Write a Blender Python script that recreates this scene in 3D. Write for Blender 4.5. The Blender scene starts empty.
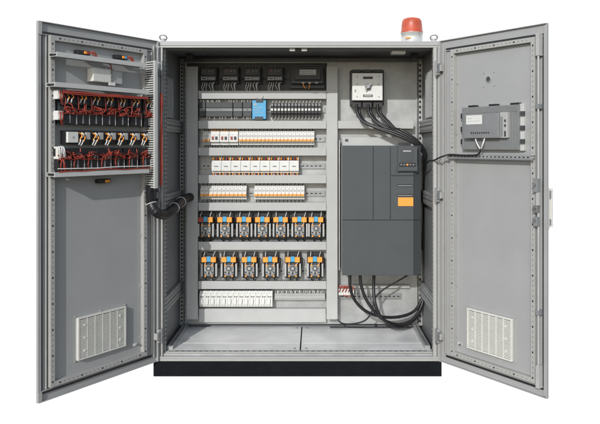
import bpy, math, random
from mathutils import Vector, Matrix
random.seed(7)
S = bpy.context.scene
COL = S.collection
F = 668.8; CD = 3.8; CZ = 1.3125; CX = 315.0; CY = 145.0     # camera calibration: focal in px of the 600 px photo, distance, height, principal point
# ------------------------------------------------------------------ camera
cam = bpy.data.cameras.new('camera'); co = bpy.data.objects.new('camera', cam); COL.objects.link(co)
co.location = (0, -CD, CZ); co.rotation_euler = (math.radians(90), 0, 0)
cam.sensor_width = 36; cam.lens = 36*F/600
cam.shift_x = (300-CX)/600; cam.shift_y = -(212-CY)/600
cam.clip_start = .05; cam.clip_end = 200
S.camera = co
# ------------------------------------------------------------------ light
SUN = Vector((-.258, -.88, .405)).normalized()      # towards the sun
W = bpy.data.worlds.new('World'); S.world = W; W.use_nodes = True
nt = W.node_tree; nt.nodes.clear()
N = nt.nodes.new; L = nt.links.new
sky = N('ShaderNodeTexSky'); sky.sky_type = 'NISHITA'; sky.sun_disc = False
sky.sun_elevation = math.asin(SUN.z); sky.sun_rotation = math.radians(199)
hs = N('ShaderNodeHueSaturation'); hs.inputs['Saturation'].default_value = .5
tint = N('ShaderNodeVectorMath'); tint.operation = 'MULTIPLY'; tint.inputs[1].default_value = (.88, 1.0, 1.12)      # clear, slightly cool open shade
L(sky.outputs[0], tint.inputs[0]); L(tint.outputs[0], hs.inputs['Color'])
b1 = N('ShaderNodeBackground'); b1.inputs[1].default_value = .15; L(hs.outputs[0], b1.inputs[0])
b2 = N('ShaderNodeBackground'); b2.inputs[0].default_value = (1, 1, 1, 1); b2.inputs[1].default_value = 1.15
tc = N('ShaderNodeTexCoord'); sp = N('ShaderNodeSeparateXYZ'); L(tc.outputs['Generated'], sp.inputs[0])
mr = N('ShaderNodeMapRange'); mr.inputs['From Min'].default_value = .05; mr.inputs['From Max'].default_value = .3
L(sp.outputs['Y'], mr.inputs['Value'])
mx = N('ShaderNodeMixShader'); L(mr.outputs[0], mx.inputs[0]); L(b1.outputs[0], mx.inputs[1]); L(b2.outputs[0], mx.inputs[2])
ow = N('ShaderNodeOutputWorld'); L(mx.outputs[0], ow.inputs[0])
sl = bpy.data.lights.new('sun', 'SUN'); sl.energy = 2.75; sl.angle = math.radians(.5); sl.color = (1, .995, .98)
so = bpy.data.objects.new('sun', sl); COL.objects.link(so); so.location = SUN*8
so.rotation_euler = SUN.to_track_quat('Z', 'Y').to_euler()
S.view_settings.view_transform = 'Standard'; S.view_settings.look = 'None'
S.view_settings.exposure = 0; S.view_settings.gamma = 1

# ------------------------------------------------------------------ materials
def mat(name, col, rough=.5, metal=0, var=.06, bump=0, scale=14, alpha_t=0, coat=0, spec=.5):
    m = bpy.data.materials.new(name); m.use_nodes = True
    t = m.node_tree; b = t.nodes['Principled BSDF']
    n1 = t.nodes.new('ShaderNodeTexCoord')
    no = t.nodes.new('ShaderNodeTexNoise'); no.inputs['Scale'].default_value = scale; no.inputs['Detail'].default_value = 5
    no.inputs['Roughness'].default_value = .62
    t.links.new(n1.outputs['Object'], no.inputs['Vector'])
    r = t.nodes.new('ShaderNodeMapRange'); r.inputs['From Min'].default_value = .3; r.inputs['From Max'].default_value = .7
    r.inputs['To Min'].default_value = 1-var; r.inputs['To Max'].default_value = 1+var
    t.links.new(no.outputs['Fac'], r.inputs['Value'])
    mul = t.nodes.new('ShaderNodeVectorMath'); mul.operation = 'SCALE'; mul.inputs[0].default_value = col
    t.links.new(r.outputs[0], mul.inputs['Scale']); t.links.new(mul.outputs[0], b.inputs['Base Color'])
    r2 = t.nodes.new('ShaderNodeMapRange'); r2.inputs['To Min'].default_value = max(0, rough-.1); r2.inputs['To Max'].default_value = min(1, rough+.1)
    t.links.new(no.outputs['Fac'], r2.inputs['Value']); t.links.new(r2.outputs[0], b.inputs['Roughness'])
    b.inputs['Metallic'].default_value = metal
    b.inputs['Specular IOR Level'].default_value = spec
    if coat: b.inputs['Coat Weight'].default_value = coat
    if bump:
        n2 = t.nodes.new('ShaderNodeTexNoise'); n2.inputs['Scale'].default_value = 420; n2.inputs['Detail'].default_value = 2
        t.links.new(n1.outputs['Object'], n2.inputs['Vector'])
        bp = t.nodes.new('ShaderNodeBump'); bp.inputs['Strength'].default_value = bump; bp.inputs['Distance'].default_value = .001
        r3 = t.nodes.new('ShaderNodeMapRange'); r3.inputs['From Min'].default_value = .3; r3.inputs['From Max'].default_value = .7
        r3.inputs['To Min'].default_value = .95; r3.inputs['To Max'].default_value = 1.05; t.links.new(n2.outputs['Fac'], r3.inputs['Value'])
        m3 = t.nodes.new('ShaderNodeVectorMath'); m3.operation = 'SCALE'; t.links.new(mul.outputs[0], m3.inputs[0]); t.links.new(r3.outputs[0], m3.inputs['Scale'])
        t.links.new(m3.outputs[0], b.inputs['Base Color'])
        t.links.new(n2.outputs['Fac'], bp.inputs['Height']); t.links.new(bp.outputs[0], b.inputs['Normal'])
    return m
M = dict(
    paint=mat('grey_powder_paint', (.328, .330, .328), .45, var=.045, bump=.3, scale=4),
    paint_shaded=mat('shaded_shell_paint', (.20, .206, .21), .5, var=.06, bump=.2, scale=6),  # same grey paint, darkened to put the interior's shade into the colour
    rail=mat('rail_paint', (.36, .355, .34), .42, var=.05, scale=20),
    zinc=mat('galvanised_steel', (.34, .345, .342), .42, .25, var=.17, scale=11),
    steel=mat('bright_steel', (.27, .275, .28), .42, .6, var=.1, scale=30),
    floor=mat('galvanised_floor', (.76, .76, .745), .34, .1, var=.16, scale=5),
    duct=mat('grey_pvc', (.40, .40, .392), .5, var=.05, scale=10),
    ductl=mat('pale_pvc', (.50, .50, .485), .5, var=.05, scale=12),
    white=mat('white_plastic', (.64, .635, .61), .42, var=.05, scale=40),
    cream=mat('cream_plastic', (.62, .61, .565), .45, var=.05, scale=30),
    black=mat('black_plastic', (.012, .012, .014), .5, var=.2, scale=30),
    dgrey=mat('dark_grey_plastic', (.055, .060, .063), .5, var=.08, scale=12, spec=.35),
    drive=mat('anthracite_drive_plastic', (.068, .075, .079), .6, var=.06, bump=.35, scale=8, spec=.3),
    mgrey=mat('mid_grey_plastic', (.2, .205, .21), .5, var=.08, scale=20),
    lgrey=mat('light_grey_plastic', (.38, .38, .37), .5, var=.06, scale=20),
    hole=mat('punched_hole_shadow_gap', (.01, .01, .012), .9, var=.1),
    rubber=mat('black_rubber', (.014, .014, .016), .42, var=.2, scale=40),
    plinth=mat('plinth_paint', (.006, .007, .0095), .85, var=.3, bump=.5, scale=12, spec=.15),
    red=mat('red_wire', (.32, .040, .022), .45, var=.15, scale=60),
    orange=mat('orange_plastic', (.88, .32, .03), .45, var=.06, scale=30),
    yellow=mat('amber_plastic', (.85, .33, .045), .45, var=.06, scale=30),
    blue=mat('blue_plastic', (.06, .33, .58), .45, var=.06, scale=30),
    lens=mat('red_beacon_lens', (.46, .078, .036), .42, var=.15, scale=22, coat=.1),
    frame=mat('panel_frame_metal', (.22, .225, .225), .45, .2, var=.06, scale=15),
    chrome=mat('white_beacon_base', (.62, .62, .60), .3, .3, var=.1, scale=20),
)
# ------------------------------------------------------------------ mesh collector
class MB:
    def __init__(s): s.v = []; s.f = []; s.m = []; s.sm = []; s.mats = []
    def mi(s, m):
        if m not in s.mats: s.mats.append(m)
        return s.mats.index(m)
    def poly(s, vs, fs, m, smooth=False):
        o = len(s.v); s.v += [tuple(v) for v in vs]; k = s.mi(m)
        for f in fs: s.f.append([o+i for i in f]); s.m.append(k); s.sm.append(smooth)
        return s
    def box(s, x0, x1, y0, y1, z0, z1, m):
        if x0 > x1: x0, x1 = x1, x0
        if y0 > y1: y0, y1 = y1, y0
        if z0 > z1: z0, z1 = z1, z0
        vs = [(x, y, z) for z in (z0, z1) for y in (y0, y1) for x in (x0, x1)]
        return s.poly(vs, [(0, 2, 3, 1), (4, 5, 7, 6), (0, 1, 5, 4), (2, 6, 7, 3), (0, 4, 6, 2), (1, 3, 7, 5)], m)
    def prism(s, pts, z0, z1, m):      # xy polygon (ccw) extruded in z
        n = len(pts); vs = [(x, y, z0) for x, y in pts]+[(x, y, z1) for x, y in pts]
        fs = [tuple(range(n-1, -1, -1)), tuple(range(n, 2*n))]+[(i, (i+1) % n, n+(i+1) % n, n+i) for i in range(n)]
        return s.poly(vs, fs, m)
    def cyl(s, p0, p1, r0, m, r1=None, n=14, smooth=True):
        r1 = r0 if r1 is None else r1
        p0, p1 = Vector(p0), Vector(p1); q = (p1-p0).to_track_quat('Z', 'Y')
        vs = []
        for p, r in ((p0, r0), (p1, r1)):
            for i in range(n):
                a = 2*math.pi*i/n; vs.append(p+q @ Vector((r*math.cos(a), r*math.sin(a), 0)))
        s.poly(vs, [(i, (i+1) % n, n+(i+1) % n, n+i) for i in range(n)], m, smooth)
        s.poly(vs, [tuple(range(n-1, -1, -1)), tuple(range(n, 2*n))], m)
        return s
    def lathe(s, prof, m, n=32, c=(0, 0)):
        k = len(prof); vs = [(c[0]+r*math.cos(2*math.pi*i/n), c[1]+r*math.sin(2*math.pi*i/n), z) for r, z in prof for i in range(n)]
        fs = [(j*n+i, j*n+(i+1) % n, (j+1)*n+(i+1) % n, (j+1)*n+i) for j in range(k-1) for i in range(n)]
        s.poly(vs, fs, m, True)
        s.poly(vs, [tuple(range(n-1, -1, -1)), tuple(range((k-1)*n, k*n))], m)
        return s
    def tube(s, pts, r, m, n=8, sub=6, rib=0):
        P = [Vector(p) for p in pts]; Q = []
        E_ = [P[0]*2-P[1]]+P+[P[-1]*2-P[-2]]
        for i in range(1, len(E_)-2):
            a, b, c, d = E_[i-1:i+3]
            for k in range(sub):
                t = k/sub
                Q.append(.5*((2*b)+(c-a)*t+(2*a-5*b+4*c-d)*t*t+(3*b-a-3*c+d)*t**3))
        Q.append(P[-1]); vs = []; up = None
        for i, p in enumerate(Q):
            d = (Q[min(i+1, len(Q)-1)]-Q[max(i-1, 0)]).normalized()
            if up is None: up = Vector((0, 0, 1)) if abs(d.z) < .9 else Vector((1, 0, 0))
            x = up-d*up.dot(d); x.normalize(); up = x; y = d.cross(x)
            rr = r*(1-rib*(i % 2))
            for k in range(n):
                a = 2*math.pi*k/n; vs.append(p+(x*math.cos(a)+y*math.sin(a))*rr)
        q = len(Q)
        s.poly(vs, [(j*n+i, j*n+(i+1) % n, (j+1)*n+(i+1) % n, (j+1)*n+i) for j in range(q-1) for i in range(n)], m, not rib)
        s.poly(vs, [tuple(range(n-1, -1, -1)), tuple(range((q-1)*n, q*n))], m)
        return s
    def ring(s, c, R, r, m, tilt=0, n=24, k=8, lean=0):
        vs = []
        for i in range(n):
            a = 2*math.pi*i/n
            for j in range(k):
                b = 2*math.pi*j/k; rr = R+r*math.cos(b)
                vs.append(Matrix.Rotation(lean, 3, 'X') @ Vector((rr*math.cos(a), r*math.sin(b), rr*math.sin(a)))+Vector(c))
        return s.poly(vs, [(i*k+j, ((i+1) % n)*k+j, ((i+1) % n)*k+(j+1) % k, i*k+(j+1) % k) for i in range(n) for j in range(k)], m, True)
    def build(s, name, parent=None, loc=None, rot=0, bev=0):
        me = bpy.data.meshes.new(name); me.from_pydata(s.v, [], s.f); 
        for m in s.mats: me.materials.append(M[m])
        me.polygons.foreach_set('material_index', s.m); me.polygons.foreach_set('use_smooth', s.sm); me.update()
        import bmesh
        bm = bmesh.new(); bm.from_mesh(me); bmesh.ops.recalc_face_normals(bm, faces=bm.faces); bm.to_mesh(me); bm.free()
        o = bpy.data.objects.new(name, me); COL.objects.link(o)
        if parent: o.parent = parent
        if loc is not None: o.location = loc
        o.rotation_euler = (0, 0, rot)
        if bev:
            b = o.modifiers.new('bevel', 'BEVEL'); b.width = bev; b.segments = 2; b.limit_method = 'ANGLE'; b.angle_limit = math.radians(50)
        return o
def tag(o, label, cat, group=None):
    o['label'] = label; o['category'] = cat
    if group: o['group'] = group
    return o
def empty(name, loc, label, cat, group=None, rot=0):
    o = bpy.data.objects.new(name, None); COL.objects.link(o); o.empty_display_size = .05
    o.location = loc; o.rotation_euler = (0, 0, rot); return tag(o, label, cat, group)
def dup(root, loc, label, rot=None):
    r = root.copy(); COL.objects.link(r); r.location = loc; r['label'] = label
    if rot is not None: r.rotation_euler = (0, 0, rot)
    for ch in list(root.children):
        c = ch.copy(); COL.objects.link(c); c.parent = r
        for g in list(ch.children):
            d = g.copy(); COL.objects.link(d); d.parent = c
    return r
ORD = 'first second third fourth fifth sixth seventh eighth ninth tenth eleventh twelfth thirteenth fourteenth fifteenth sixteenth seventeenth eighteenth nineteenth twentieth'.split()
def nth(i, n):
    if i == 0: return 'leftmost'
    if i == n-1: return 'rightmost'
    if i >= n/2: return (ORD[n-1-i]+' from the right') if n-1-i > 0 else 'rightmost'
    return ORD[i]+' from the left'
def X(px, Y=.49): return (px-CX)*(CD+Y)/F
def Z(py, Y=.49): return CZ-(py-CY)*(CD+Y)/F
def P(px, py, Y=.49): return (X(px, Y), Y, Z(py, Y))

# ================================================================== the cabinet
XL, XR = -.892, .710; ZB, ZT = .083, 1.903; DP = .62
FL = .128                                                  # floor level inside
OX0, OX1, OZ0, OZ1 = -.866, .672, .110, 1.866              # door opening
cab = empty('control_cabinet', (-.09, .3, 0), 'grey two-door electrical control cabinet standing open on a black plinth', 'cabinet')
def part(mb, name, bev=.0015, parent=None):
    o = mb.build(name, parent or cab, bev=bev)
    if parent is None: o.matrix_parent_inverse = Matrix.Translation(cab.location).inverted()
    return o
b = MB(); b.box(-.916, .718, -.012, DP, 0, ZB-.002, 'plinth'); part(b, 'plinth', .003)
b = MB(); b.box(XL+.001, XR-.001, .028, DP+.001, ZT-.018, ZT-.001, 'paint_shaded'); b.box(XL+.02, XR-.02, .06, .10, 1.862, ZT-.02, 'paint_shaded'); part(b, 'roof')
b = MB(); b.box(XL+.002, XR-.002, DP-.012, DP, ZB, ZT-.010, 'paint_shaded'); part(b, 'back_panel')
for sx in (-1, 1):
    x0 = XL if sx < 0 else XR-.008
    b = MB(); b.box(x0+.003*(sx<0), x0+.008-.003*(sx>0), .028, DP-.006, ZB+.001, ZT-.010, 'paint_shaded'); part(b, 'side_panel', 0)
    # perforated corner posts, front and back
    for y0 in (.034, DP-.05):
        b = MB(); a0, a1 = (XL+.010, XL+.034) if sx < 0 else (XR-.034, XR-.010)
        b.box(a0, a1, y0, y0+.034, FL+.004, 1.880, 'paint' if y0 < .1 else 'rail')
        xs = a1 if sx < 0 else a0
        z = FL+.03
        while z < 1.85:
            b.box(xs-.001, xs+.001, y0+.010, y0+.024, z, z+.012, 'hole')
            b.box(a0+.007, a1-.007, y0-.001, y0+.001, z, z+.012, 'hole'); z += .025
        part(b, 'corner_post', 0)
# front frame: beams with a proud sealing lip
b = MB()
b.box(XL, XR, 0, .03, OZ1+.012, ZT, 'paint'); b.box(XL+.006, XR-.006, -.002, .03, OZ1, OZ1+.010, 'rail')
b.box(XL, XR, 0, .03, ZB, OZ0-.012, 'rail'); b.box(XL+.006, XR-.006, -.003, .03, OZ0-.012, OZ0, 'paint')
b.box(XL, XL+.013, 0, .03, OZ0, OZ1, 'paint'); b.box(XL+.017, OX0, -.002, .03, OZ0, OZ1, 'rail')
b.box(XR-.014, XR, 0, .03, OZ0, OZ1, 'paint'); b.box(OX1, XR-.018, -.002, .03, OZ0, OZ1, 'rail')
b.box(XL+.01, XR-.01, .004, .028, OZ1+.009, OZ1+.013, 'rubber')
b.box(XL+.012, XL+.018, .004, .028, OZ0, OZ1, 'rubber'); b.box(XR-.019, XR-.013, .004, .028, OZ0, OZ1, 'rubber')
b.box(OX0, OX1, .012, .03, OZ0, OZ0+.012, 'zinc')
part(b, 'front_frame', .0015)
# lower lip with a row of slots
b = MB(); b.box(OX0, OX1, .031, .06, OZ0+.004, FL, 'rail')
x = OX0+.03
while x < OX1-.03:
    b.box(x, x+.018, .040, .046, FL-.001, FL+.0008, 'hole'); x += .034
part(b, 'sill', 0)
sx_ = -.085
for (a, c) in ((XL+.035, sx_-.004), (sx_+.004, XR-.035)):
    b = MB(); b.box(a, c, .064, DP-.055, FL-.010, FL-.001, 'floor')
    b.box(a+.01, c-.01, .20, .203, FL-.001, FL-.0002, 'floor')
    for (ux, uy) in ((a+.03, .09), (c-.03, .09), (a+.03, DP-.1), (c-.03, DP-.1)):
        b.cyl((ux, uy, FL-.002), (ux, uy, FL+.004), .006, 'steel', n=8)
    part(b, 'floor_plate', .001)
b = MB(); b.box(XL+.01, XR-.01, .062, DP-.014, ZB+.002, FL-.014, 'hole'); part(b, 'base_tray', 0)
for x0 in (XL+.037, XR-.075):
    b = MB(); b.box(x0, x0+.032, .07, DP-.06, FL, FL+.022, 'zinc')
    y = .1
    while y < .52: b.box(x0+.010, x0+.022, y, y+.012, FL+.021, FL+.0228, 'hole'); y += .03
    part(b, 'base_rail', .001)
# mounting plate
PY = .56
px0, px1 = X(184.5, PY), X(417, PY); pz0, pz1 = Z(324, PY), Z(62, PY)
b = MB(); b.box(px0, px1, PY, PY+.004, pz0, pz1, 'zinc')
b.box(px0, px0+.004, PY+.004, PY+.025, pz0, pz1, 'zinc'); b.box(px1-.004, px1, PY-.02, PY, pz0, pz1, 'rail')
part(b, 'mounting_plate', 0)
b = MB(); b.box(X(187, PY), X(327, PY), PY-.006, PY-.001, Z(91, PY), Z(63, PY), 'black'); part(b, 'added_dark_sheet', 0)  # black sheet added to darken the plate behind the contactors
b = MB(); b.box(X(198.5, PY), X(326, PY), PY-.006, PY-.001, Z(243, PY), Z(210, PY), 'dgrey'); part(b, 'added_dark_sheet', 0)  # added dark sheet stands for shade and dark cables behind the relays
# perforated upright right of the plate
b = MB(); ux = X(418.5, .55); b.box(ux, ux+.026, .55, .56, FL+.01, 1.85, 'zinc')
z = FL+.03
while z < 1.83: b.box(ux+.004, ux+.016, .549, .551, z, z+.016, 'hole'); z += .034
part(b, 'perforated_upright', 0)
# horizontal side rails
for sx in (-1, 1):
    for zc, h in ((1.43, .075), (.985, .075), (.385, .085)):
        a0, a1 = (XL+.010, XL+.030) if sx < 0 else (XR-.030, XR-.010)
        b = MB(); b.box(a0, a1, .072, DP-.055, zc-h/2, zc+h/2, 'zinc')
        xs = a1 if sx < 0 else a0
        for k in (-1, 0, 1):
            b.box(xs-.002, xs+.002, .075, DP-.06, zc+k*.024-.005, zc+k*.024+.005, 'paint_shaded')
        y = .09
        while y < .54:
            b.box(xs-.0028, xs+.0028, y, y+.010, zc-.004, zc+.004, 'hole'); y += .025
        part(b, 'side_rail', .001)
b = MB(); x0 = XL+.011; b.box(x0, x0+.014, .075, .30, 1.475, 1.715, 'zinc')  # ribbed zinc plates make a lighter patch on each side wall
for k in range(6): b.box(x0+.014, x0+.018, .085+k*.036, .10+k*.036, 1.48, 1.70, 'zinc')
part(b, 'side_plate', .001)
b = MB(); x1 = XR-.011; b.box(x1-.014, x1, .10, .36, 1.475, 1.76, 'zinc')
for k in range(6): b.box(x1-.018, x1-.014, .11+k*.042, .125+k*.042, 1.48, 1.75, 'zinc')
part(b, 'side_plate', .001)
# DIN rails
def din(xa, xb, z, y=PY, m='steel'):
    b = MB(); b.box(xa, xb, y-.009, y-.001, z-.0125, z+.0125, m); b.box(xa, xb, y-.011, y-.009, z+.0095, z+.0175, m)
    b.box(xa, xb, y-.011, y-.009, z-.0175, z-.0095, m)
    x = xa+.02
    while x < xb-.02: b.box(x, x+.015, y-.0098, y-.0088, z-.003, z+.003, 'hole'); x += .028
    part(b, 'din_rail', 0)
for py in (79, 110, 139, 166, 193.5, 232, 271): din(X(200, PY), X(325, PY), Z(py, .55), m='black' if py == 79 else 'steel')
din(X(200, PY), X(325, PY), Z(296.5, .55)); din(X(338, PY), X(401, PY), Z(296.5, .55))
b = MB(); b.box(X(199, .53), X(326, .53), .52, .558, Z(322, .53), Z(308.5, .53), 'duct'); part(b, 'lower_cover_strip', .002)
# latch plates and little lamp inside the roof edge, bracket pieces
b = MB(); b.box(X(289.5, .02), X(307, .02), .034, .045, Z(50.8, .03), 1.864, 'black')
for a in (289.5, 301.5): b.box(X(a, .02), X(a+5.5, .02), .026, .034, Z(50.8, .02), Z(48.2, .02), 'white')
part(b, 'latch_plate', .001)
b = MB(); b.box(X(391, .15), X(404.5, .15), .10, .16, Z(54.8, .15), Z(51.2, .15), 'white'); b.box(X(390, .15), X(392, .15), .11, .15, Z(54.2, .15), ZT-.02, 'lgrey')
part(b, 'interior_lamp', .002)
for px in (190, 414):
    b = MB(); b.box(X(px-3, .4), X(px+3, .4), .37, .43, Z(59, .4), ZT-.019, 'dgrey'); part(b, 'roof_bracket', .001)
# eye bolts
for px in (163, 434):
    b = MB(); cx = X(px, .03); b.ring((cx, .035, 1.929), .020, .0045, 'lgrey', lean=math.radians(52)); b.cyl((cx, .035, ZT-.004), (cx, .035, 1.922), .012, 'lgrey'); b.cyl((cx, .035, ZT-.002), (cx, .035, 1.909), .019, 'lgrey')
    part(b, 'eye_bolt', 0)

# ------------------------------------------------------------------ doors (local x to the viewer's right, local -y towards the viewer)
HL, OL = Vector((-.895, -.004)), Vector((-1.318, -.630)); HR, OR_ = Vector((.712, -.004)), Vector((1.124, -.571))
def ang(v): return math.atan2(v.y, v.x)
RL = ang(HL-OL); RR = ang(OR_-HR); WL = (OL-HL).length; WR = (OR_-HR).length
def dat(side, px, py, d):            # a photo point on a door, d metres in front of its sheet -> local x, z
    H, r = (HL, RL) if side < 0 else (HR, RR)
    n = Vector((math.sin(r), -math.cos(r))); dx = (px-CX)/F; h = H+n*d
    t = (h.x*n.x+(CD+h.y)*n.y)/(dx*n.x+n.y)
    p = Vector((t*dx, t-CD))-h
    return p.x*math.cos(r)+p.y*math.sin(r), CZ-(py-CY)/F*t
def dworld(side, x, d, z):
    H, r = (HL, RL) if side < 0 else (HR, RR)
    return (H.x+x*math.cos(r)+d*math.sin(r), H.y+x*math.sin(r)-d*math.cos(r), z)
DZ0, DZ1 = .087, 1.903
doors = {}
for side in (-1, 1):
    H, r, w = (HL, RL, WL) if side < 0 else (HR, RR, WR)
    s = side
    def bx(b, xa, xb, da, db, za, zb, m): b.box(s*xa, s*xb, -da, -db, za, zb, m)      # x measured from the hinge
    b = MB(); bx(b, .004, w-.001, -.009, -.006, DZ0+.001, DZ1-.001, 'paint')
    bx(b, .010, w-.006, -.006, 0, DZ0+.004, DZ1-.004, 'paint')
    bx(b, w-.006, w, -.0058, .009, DZ0, DZ1, 'paint'); bx(b, .004, .010, -.008, .016, DZ0, DZ1, 'paint')
    bx(b, .010, w-.006, -.0058, .012, DZ1-.005, DZ1, 'paint'); bx(b, .010, w-.006, -.0058, .012, DZ0, DZ0+.005, 'paint')
    bx(b, w-.018, w-.006, .005, .0085, DZ0+.01, DZ1-.01, 'paint')
    o = b.build('door', cab, bev=.0015); o.matrix_parent_inverse = Matrix.Translation(cab.location).inverted()
    o.location = (H.x, H.y, 0); o.rotation_euler = (0, 0, r); o['label'] = ('left' if s < 0 else 'right')+' door, opened outwards'
    doors[s] = o
    # folded gutter ribs along top and bottom, and rubber gasket
    for (xa, xb, za, zb) in ((.045, w-.02, DZ1-.064, DZ1-.060), (.045, w-.02, DZ0+.050, DZ0+.054), (.030, .036, DZ0+.03, DZ1-.03), (.045, .05, DZ0+.056, DZ1-.066), (w-.045, w-.041, DZ0+.056, DZ1-.066)):
        b = MB(); bx(b, xa, xb, .0005, .011, za, zb, 'rail'); b.build('folded_rib', o, bev=.001)
    for z_ in (DZ1-.0535, DZ0+.0430):
        b = MB(); bx(b, .05, w-.022, .0005, .009, z_-.0055, z_+.0055, 'rubber'); b.build('gasket', o, bev=.001)
    b = MB(); bx(b, w-.0245, w-.020, .0005, .008, DZ0+.05, DZ1-.06, 'rubber'); b.build('gasket', o, bev=.001)
    # perforated rail frame
    r0, r1 = .098, w-.055; z0, z1 = DZ0+.062, DZ1-.062; q = .024
    b = MB()
    def rail(xa, xb, za, zb, vert):
        bx(b, xa, xb, .0005, .026, za, zb, 'rail')
        L_ = (zb-za) if vert else (xb-xa); k = 0; t = .025
        while t < L_-.02:
            big = k % 5 == 0; hw = .0038 if big else .0016
            if vert: bx(b, (xa+xb)/2-hw, (xa+xb)/2+hw, .0255, .0268, za+t-hw-.001, za+t+hw+.001, 'hole')
            else: bx(b, xa+t-hw-.001, xa+t+hw+.001, .0255, .0268, (za+zb)/2-hw, (za+zb)/2+hw, 'hole')
            t += .025; k += 1
    rail(r0, r0+q, z0, z1, True); rail(r1-q, r1, z0, z1, True)
    rail(r0+q+.001, r1-q-.001, z0, z0+q, False); rail(r0+q+.001, r1-q-.001, z1-q, z1, False)
    for t in range(6):                                     # weld studs next to the rail
        bx(b, r0+q+.004, r0+q+.008, .0005, .006, z0+.1+t*.28, z0+.112+t*.28, 'rail')
    b.build('perforated_rail', o, bev=.0012)
    # hinges
    for zz in (1.745, 1.03, .235):
        b = MB(); bx(b, -.006, .020, .0235, .035, zz-.036, zz+.036, 'lgrey'); bx(b, .003, .028, .034, .040, zz-.026, zz+.026, 'steel')
        bx(b, .028, .036, .010, .036, zz-.018, zz+.018, 'lgrey'); b.cyl((s*.004, -.04, zz-.042), (s*.004, -.04, zz+.042), .006, 'steel', n=10)
        for k in (-1, 1): b.cyl((s*.016, -.040, zz+k*.016), (s*.016, -.043, zz+k*.016), .005, 'mgrey', n=8)
        b.build('hinge', o, bev=.001)
    # filter grille
    if s < 0: (gx0, _), (gx1, _) = dat(-1, 78, 320, .02), dat(-1, 126, 330, .02); gz0, gz1 = .235, .449
    else: (gx0, _), (gx1, _) = dat(1, 467, 320, .02), dat(1, 512, 330, .02); gz0, gz1 = .217, .434
    b = MB(); D0, D1 = 0.0005, .022
    def g(xa, xb, da, db, za, zb, m): b.box(xa, xb, -da, -db, za, zb, m)
    g(gx0, gx1, D0, .010, gz0, gz1, 'duct')
    for (xa, xb, za, zb) in ((gx0, gx0+.009, gz0, gz1), (gx1-.009, gx1, gz0, gz1), (gx0+.009, gx1-.009, gz0, gz0+.009), (gx0+.009, gx1-.009, gz1-.009, gz1)): g(xa, xb, .008, D1, za, zb, 'cream')
    nb = 6; cw = (gx1-gx0-.018)/nb
    for k in range(1, nb): g(gx0+.009+k*cw-.0025, gx0+.009+k*cw+.0025, .008, D1-.001, gz0+.009, gz1-.009, 'cream')
    ns = 26
    for k in range(ns):
        z_ = gz0+.012+k*(gz1-gz0-.024)/ns
        g(gx0+.009, gx1-.009, .0145, D1-.0015, z_, z_+.0048, 'cream')
    for fx in (.13, .87):
        for fz in (.2, .5, .8): b.cyl((gx0+(gx1-gx0)*fx, -.018, gz0+(gz1-gz0)*fz), (gx0+(gx1-gx0)*fx, -.023, gz0+(gz1-gz0)*fz), .007, 'cream', n=12)
    for fx in (-.02, .5, 1.02):
        for fz in (-.02, 1.02): b.cyl((gx0+(gx1-gx0)*fx, -.0005, gz0+(gz1-gz0)*fz), (gx0+(gx1-gx0)*fx, -.006, gz0+(gz1-gz0)*fz), .004, 'rail', n=8)
    b.build('filter_grille', o, bev=.0006)
    # grounding stud near the bottom hinge corner
    b = MB(); xs = s*(r0+q+.035); b.cyl((xs, -.0005, z0+.072), (xs, -.02, z0+.072), .005, 'steel', n=8); b.box(xs-.02, xs+.006, -.006, -.002, z0+.066, z0+.078, 'white')
    b.build('earth_stud', o)
# right door: lock rod, handle outside, bore
o = doors[1]; w = WR
xr = w-.032
for za, zb in ((.17, 1.0), (1.12, 1.83)): b = MB(); b.cyl((xr, -.030, za), (xr, -.030, zb), .0055, 'lgrey', n=8); b.build('lock_rod', o)
for zz in (.19, 1.80): b = MB(); b.box(xr-.011, xr+.009, -.038, -.0005, zz-.055, zz+.055, 'lgrey'); b.build('rod_guide', o, bev=.001)
for zz in (.5, 1.5): b = MB(); b.box(xr-.010, xr+.009, -.037, -.0005, zz-.012, zz+.012, 'mgrey'); b.build('rod_guide', o, bev=.001)
b = MB(); b.box(xr-.016, xr+.010, -.05, -.0265, 1.085, 1.15, 'mgrey'); b.box(xr-.018, xr+.006, -.048, -.0265, .985, 1.02, 'steel'); b.box(xr-.006, xr+.010, -.044, -.0265, 1.02, 1.085, 'lgrey')
b.box(xr-.016, xr+.008, -.05, -.0265, .92, .965, 'mgrey')
for zz in (1.01, .95, 1.12): b.cyl((xr-.006, -.046, zz), (xr-.006, -.058, zz), .008, 'steel', n=10)
b.build('lock_mechanism', o, bev=.0015)
b = MB(); b.box(w-.045, w-.01, .012, .030, .90, 1.10, 'cream'); b.box(w-.04, w-.016, .052, .066, .91, 1.10, 'cream'); b.box(w-.04, w-.016, .030, .053, 1.05, 1.09, 'mgrey'); b.box(w-.04, w-.016, .030, .053, .92, .95, 'mgrey')
b.build('handle', o, bev=.003)
hx, hz = dat(1, 489, 79, 0)
b = MB(); b.cyl((hx, -.0005, hz), (hx, -.006, hz), .017, 'lgrey', n=20); b.cyl((hx, -.004, hz), (hx, -.0075, hz), .0135, 'dgrey', n=20)
for dx_ in (-.033, .035):
    for dz_ in (-.036, .036): b.cyl((hx+dx_, -.0005, hz+dz_), (hx+dx_, -.005, hz+dz_), .003, 'rail', n=8)
b.build('plugged_bore', o)
rx0, rz = dat(1, 449, 156, .03); rx1, _ = dat(1, 535, 158, .03)
b = MB(); b.box(rx0, rx1, -.042, -.0275, rz-.006, rz+.006, 'zinc'); b.box(rx0, rx1, -.048, -.042, rz-.014, rz-.006, 'mgrey'); b.box(rx0, rx1, -.046, -.028, rz+.008, rz+.012, 'zinc')
x = rx0+.02
while x < rx1-.02: b.box(x, x+.012, -.0428, -.0415, rz-.003, rz+.003, 'hole'); x += .025
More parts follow.
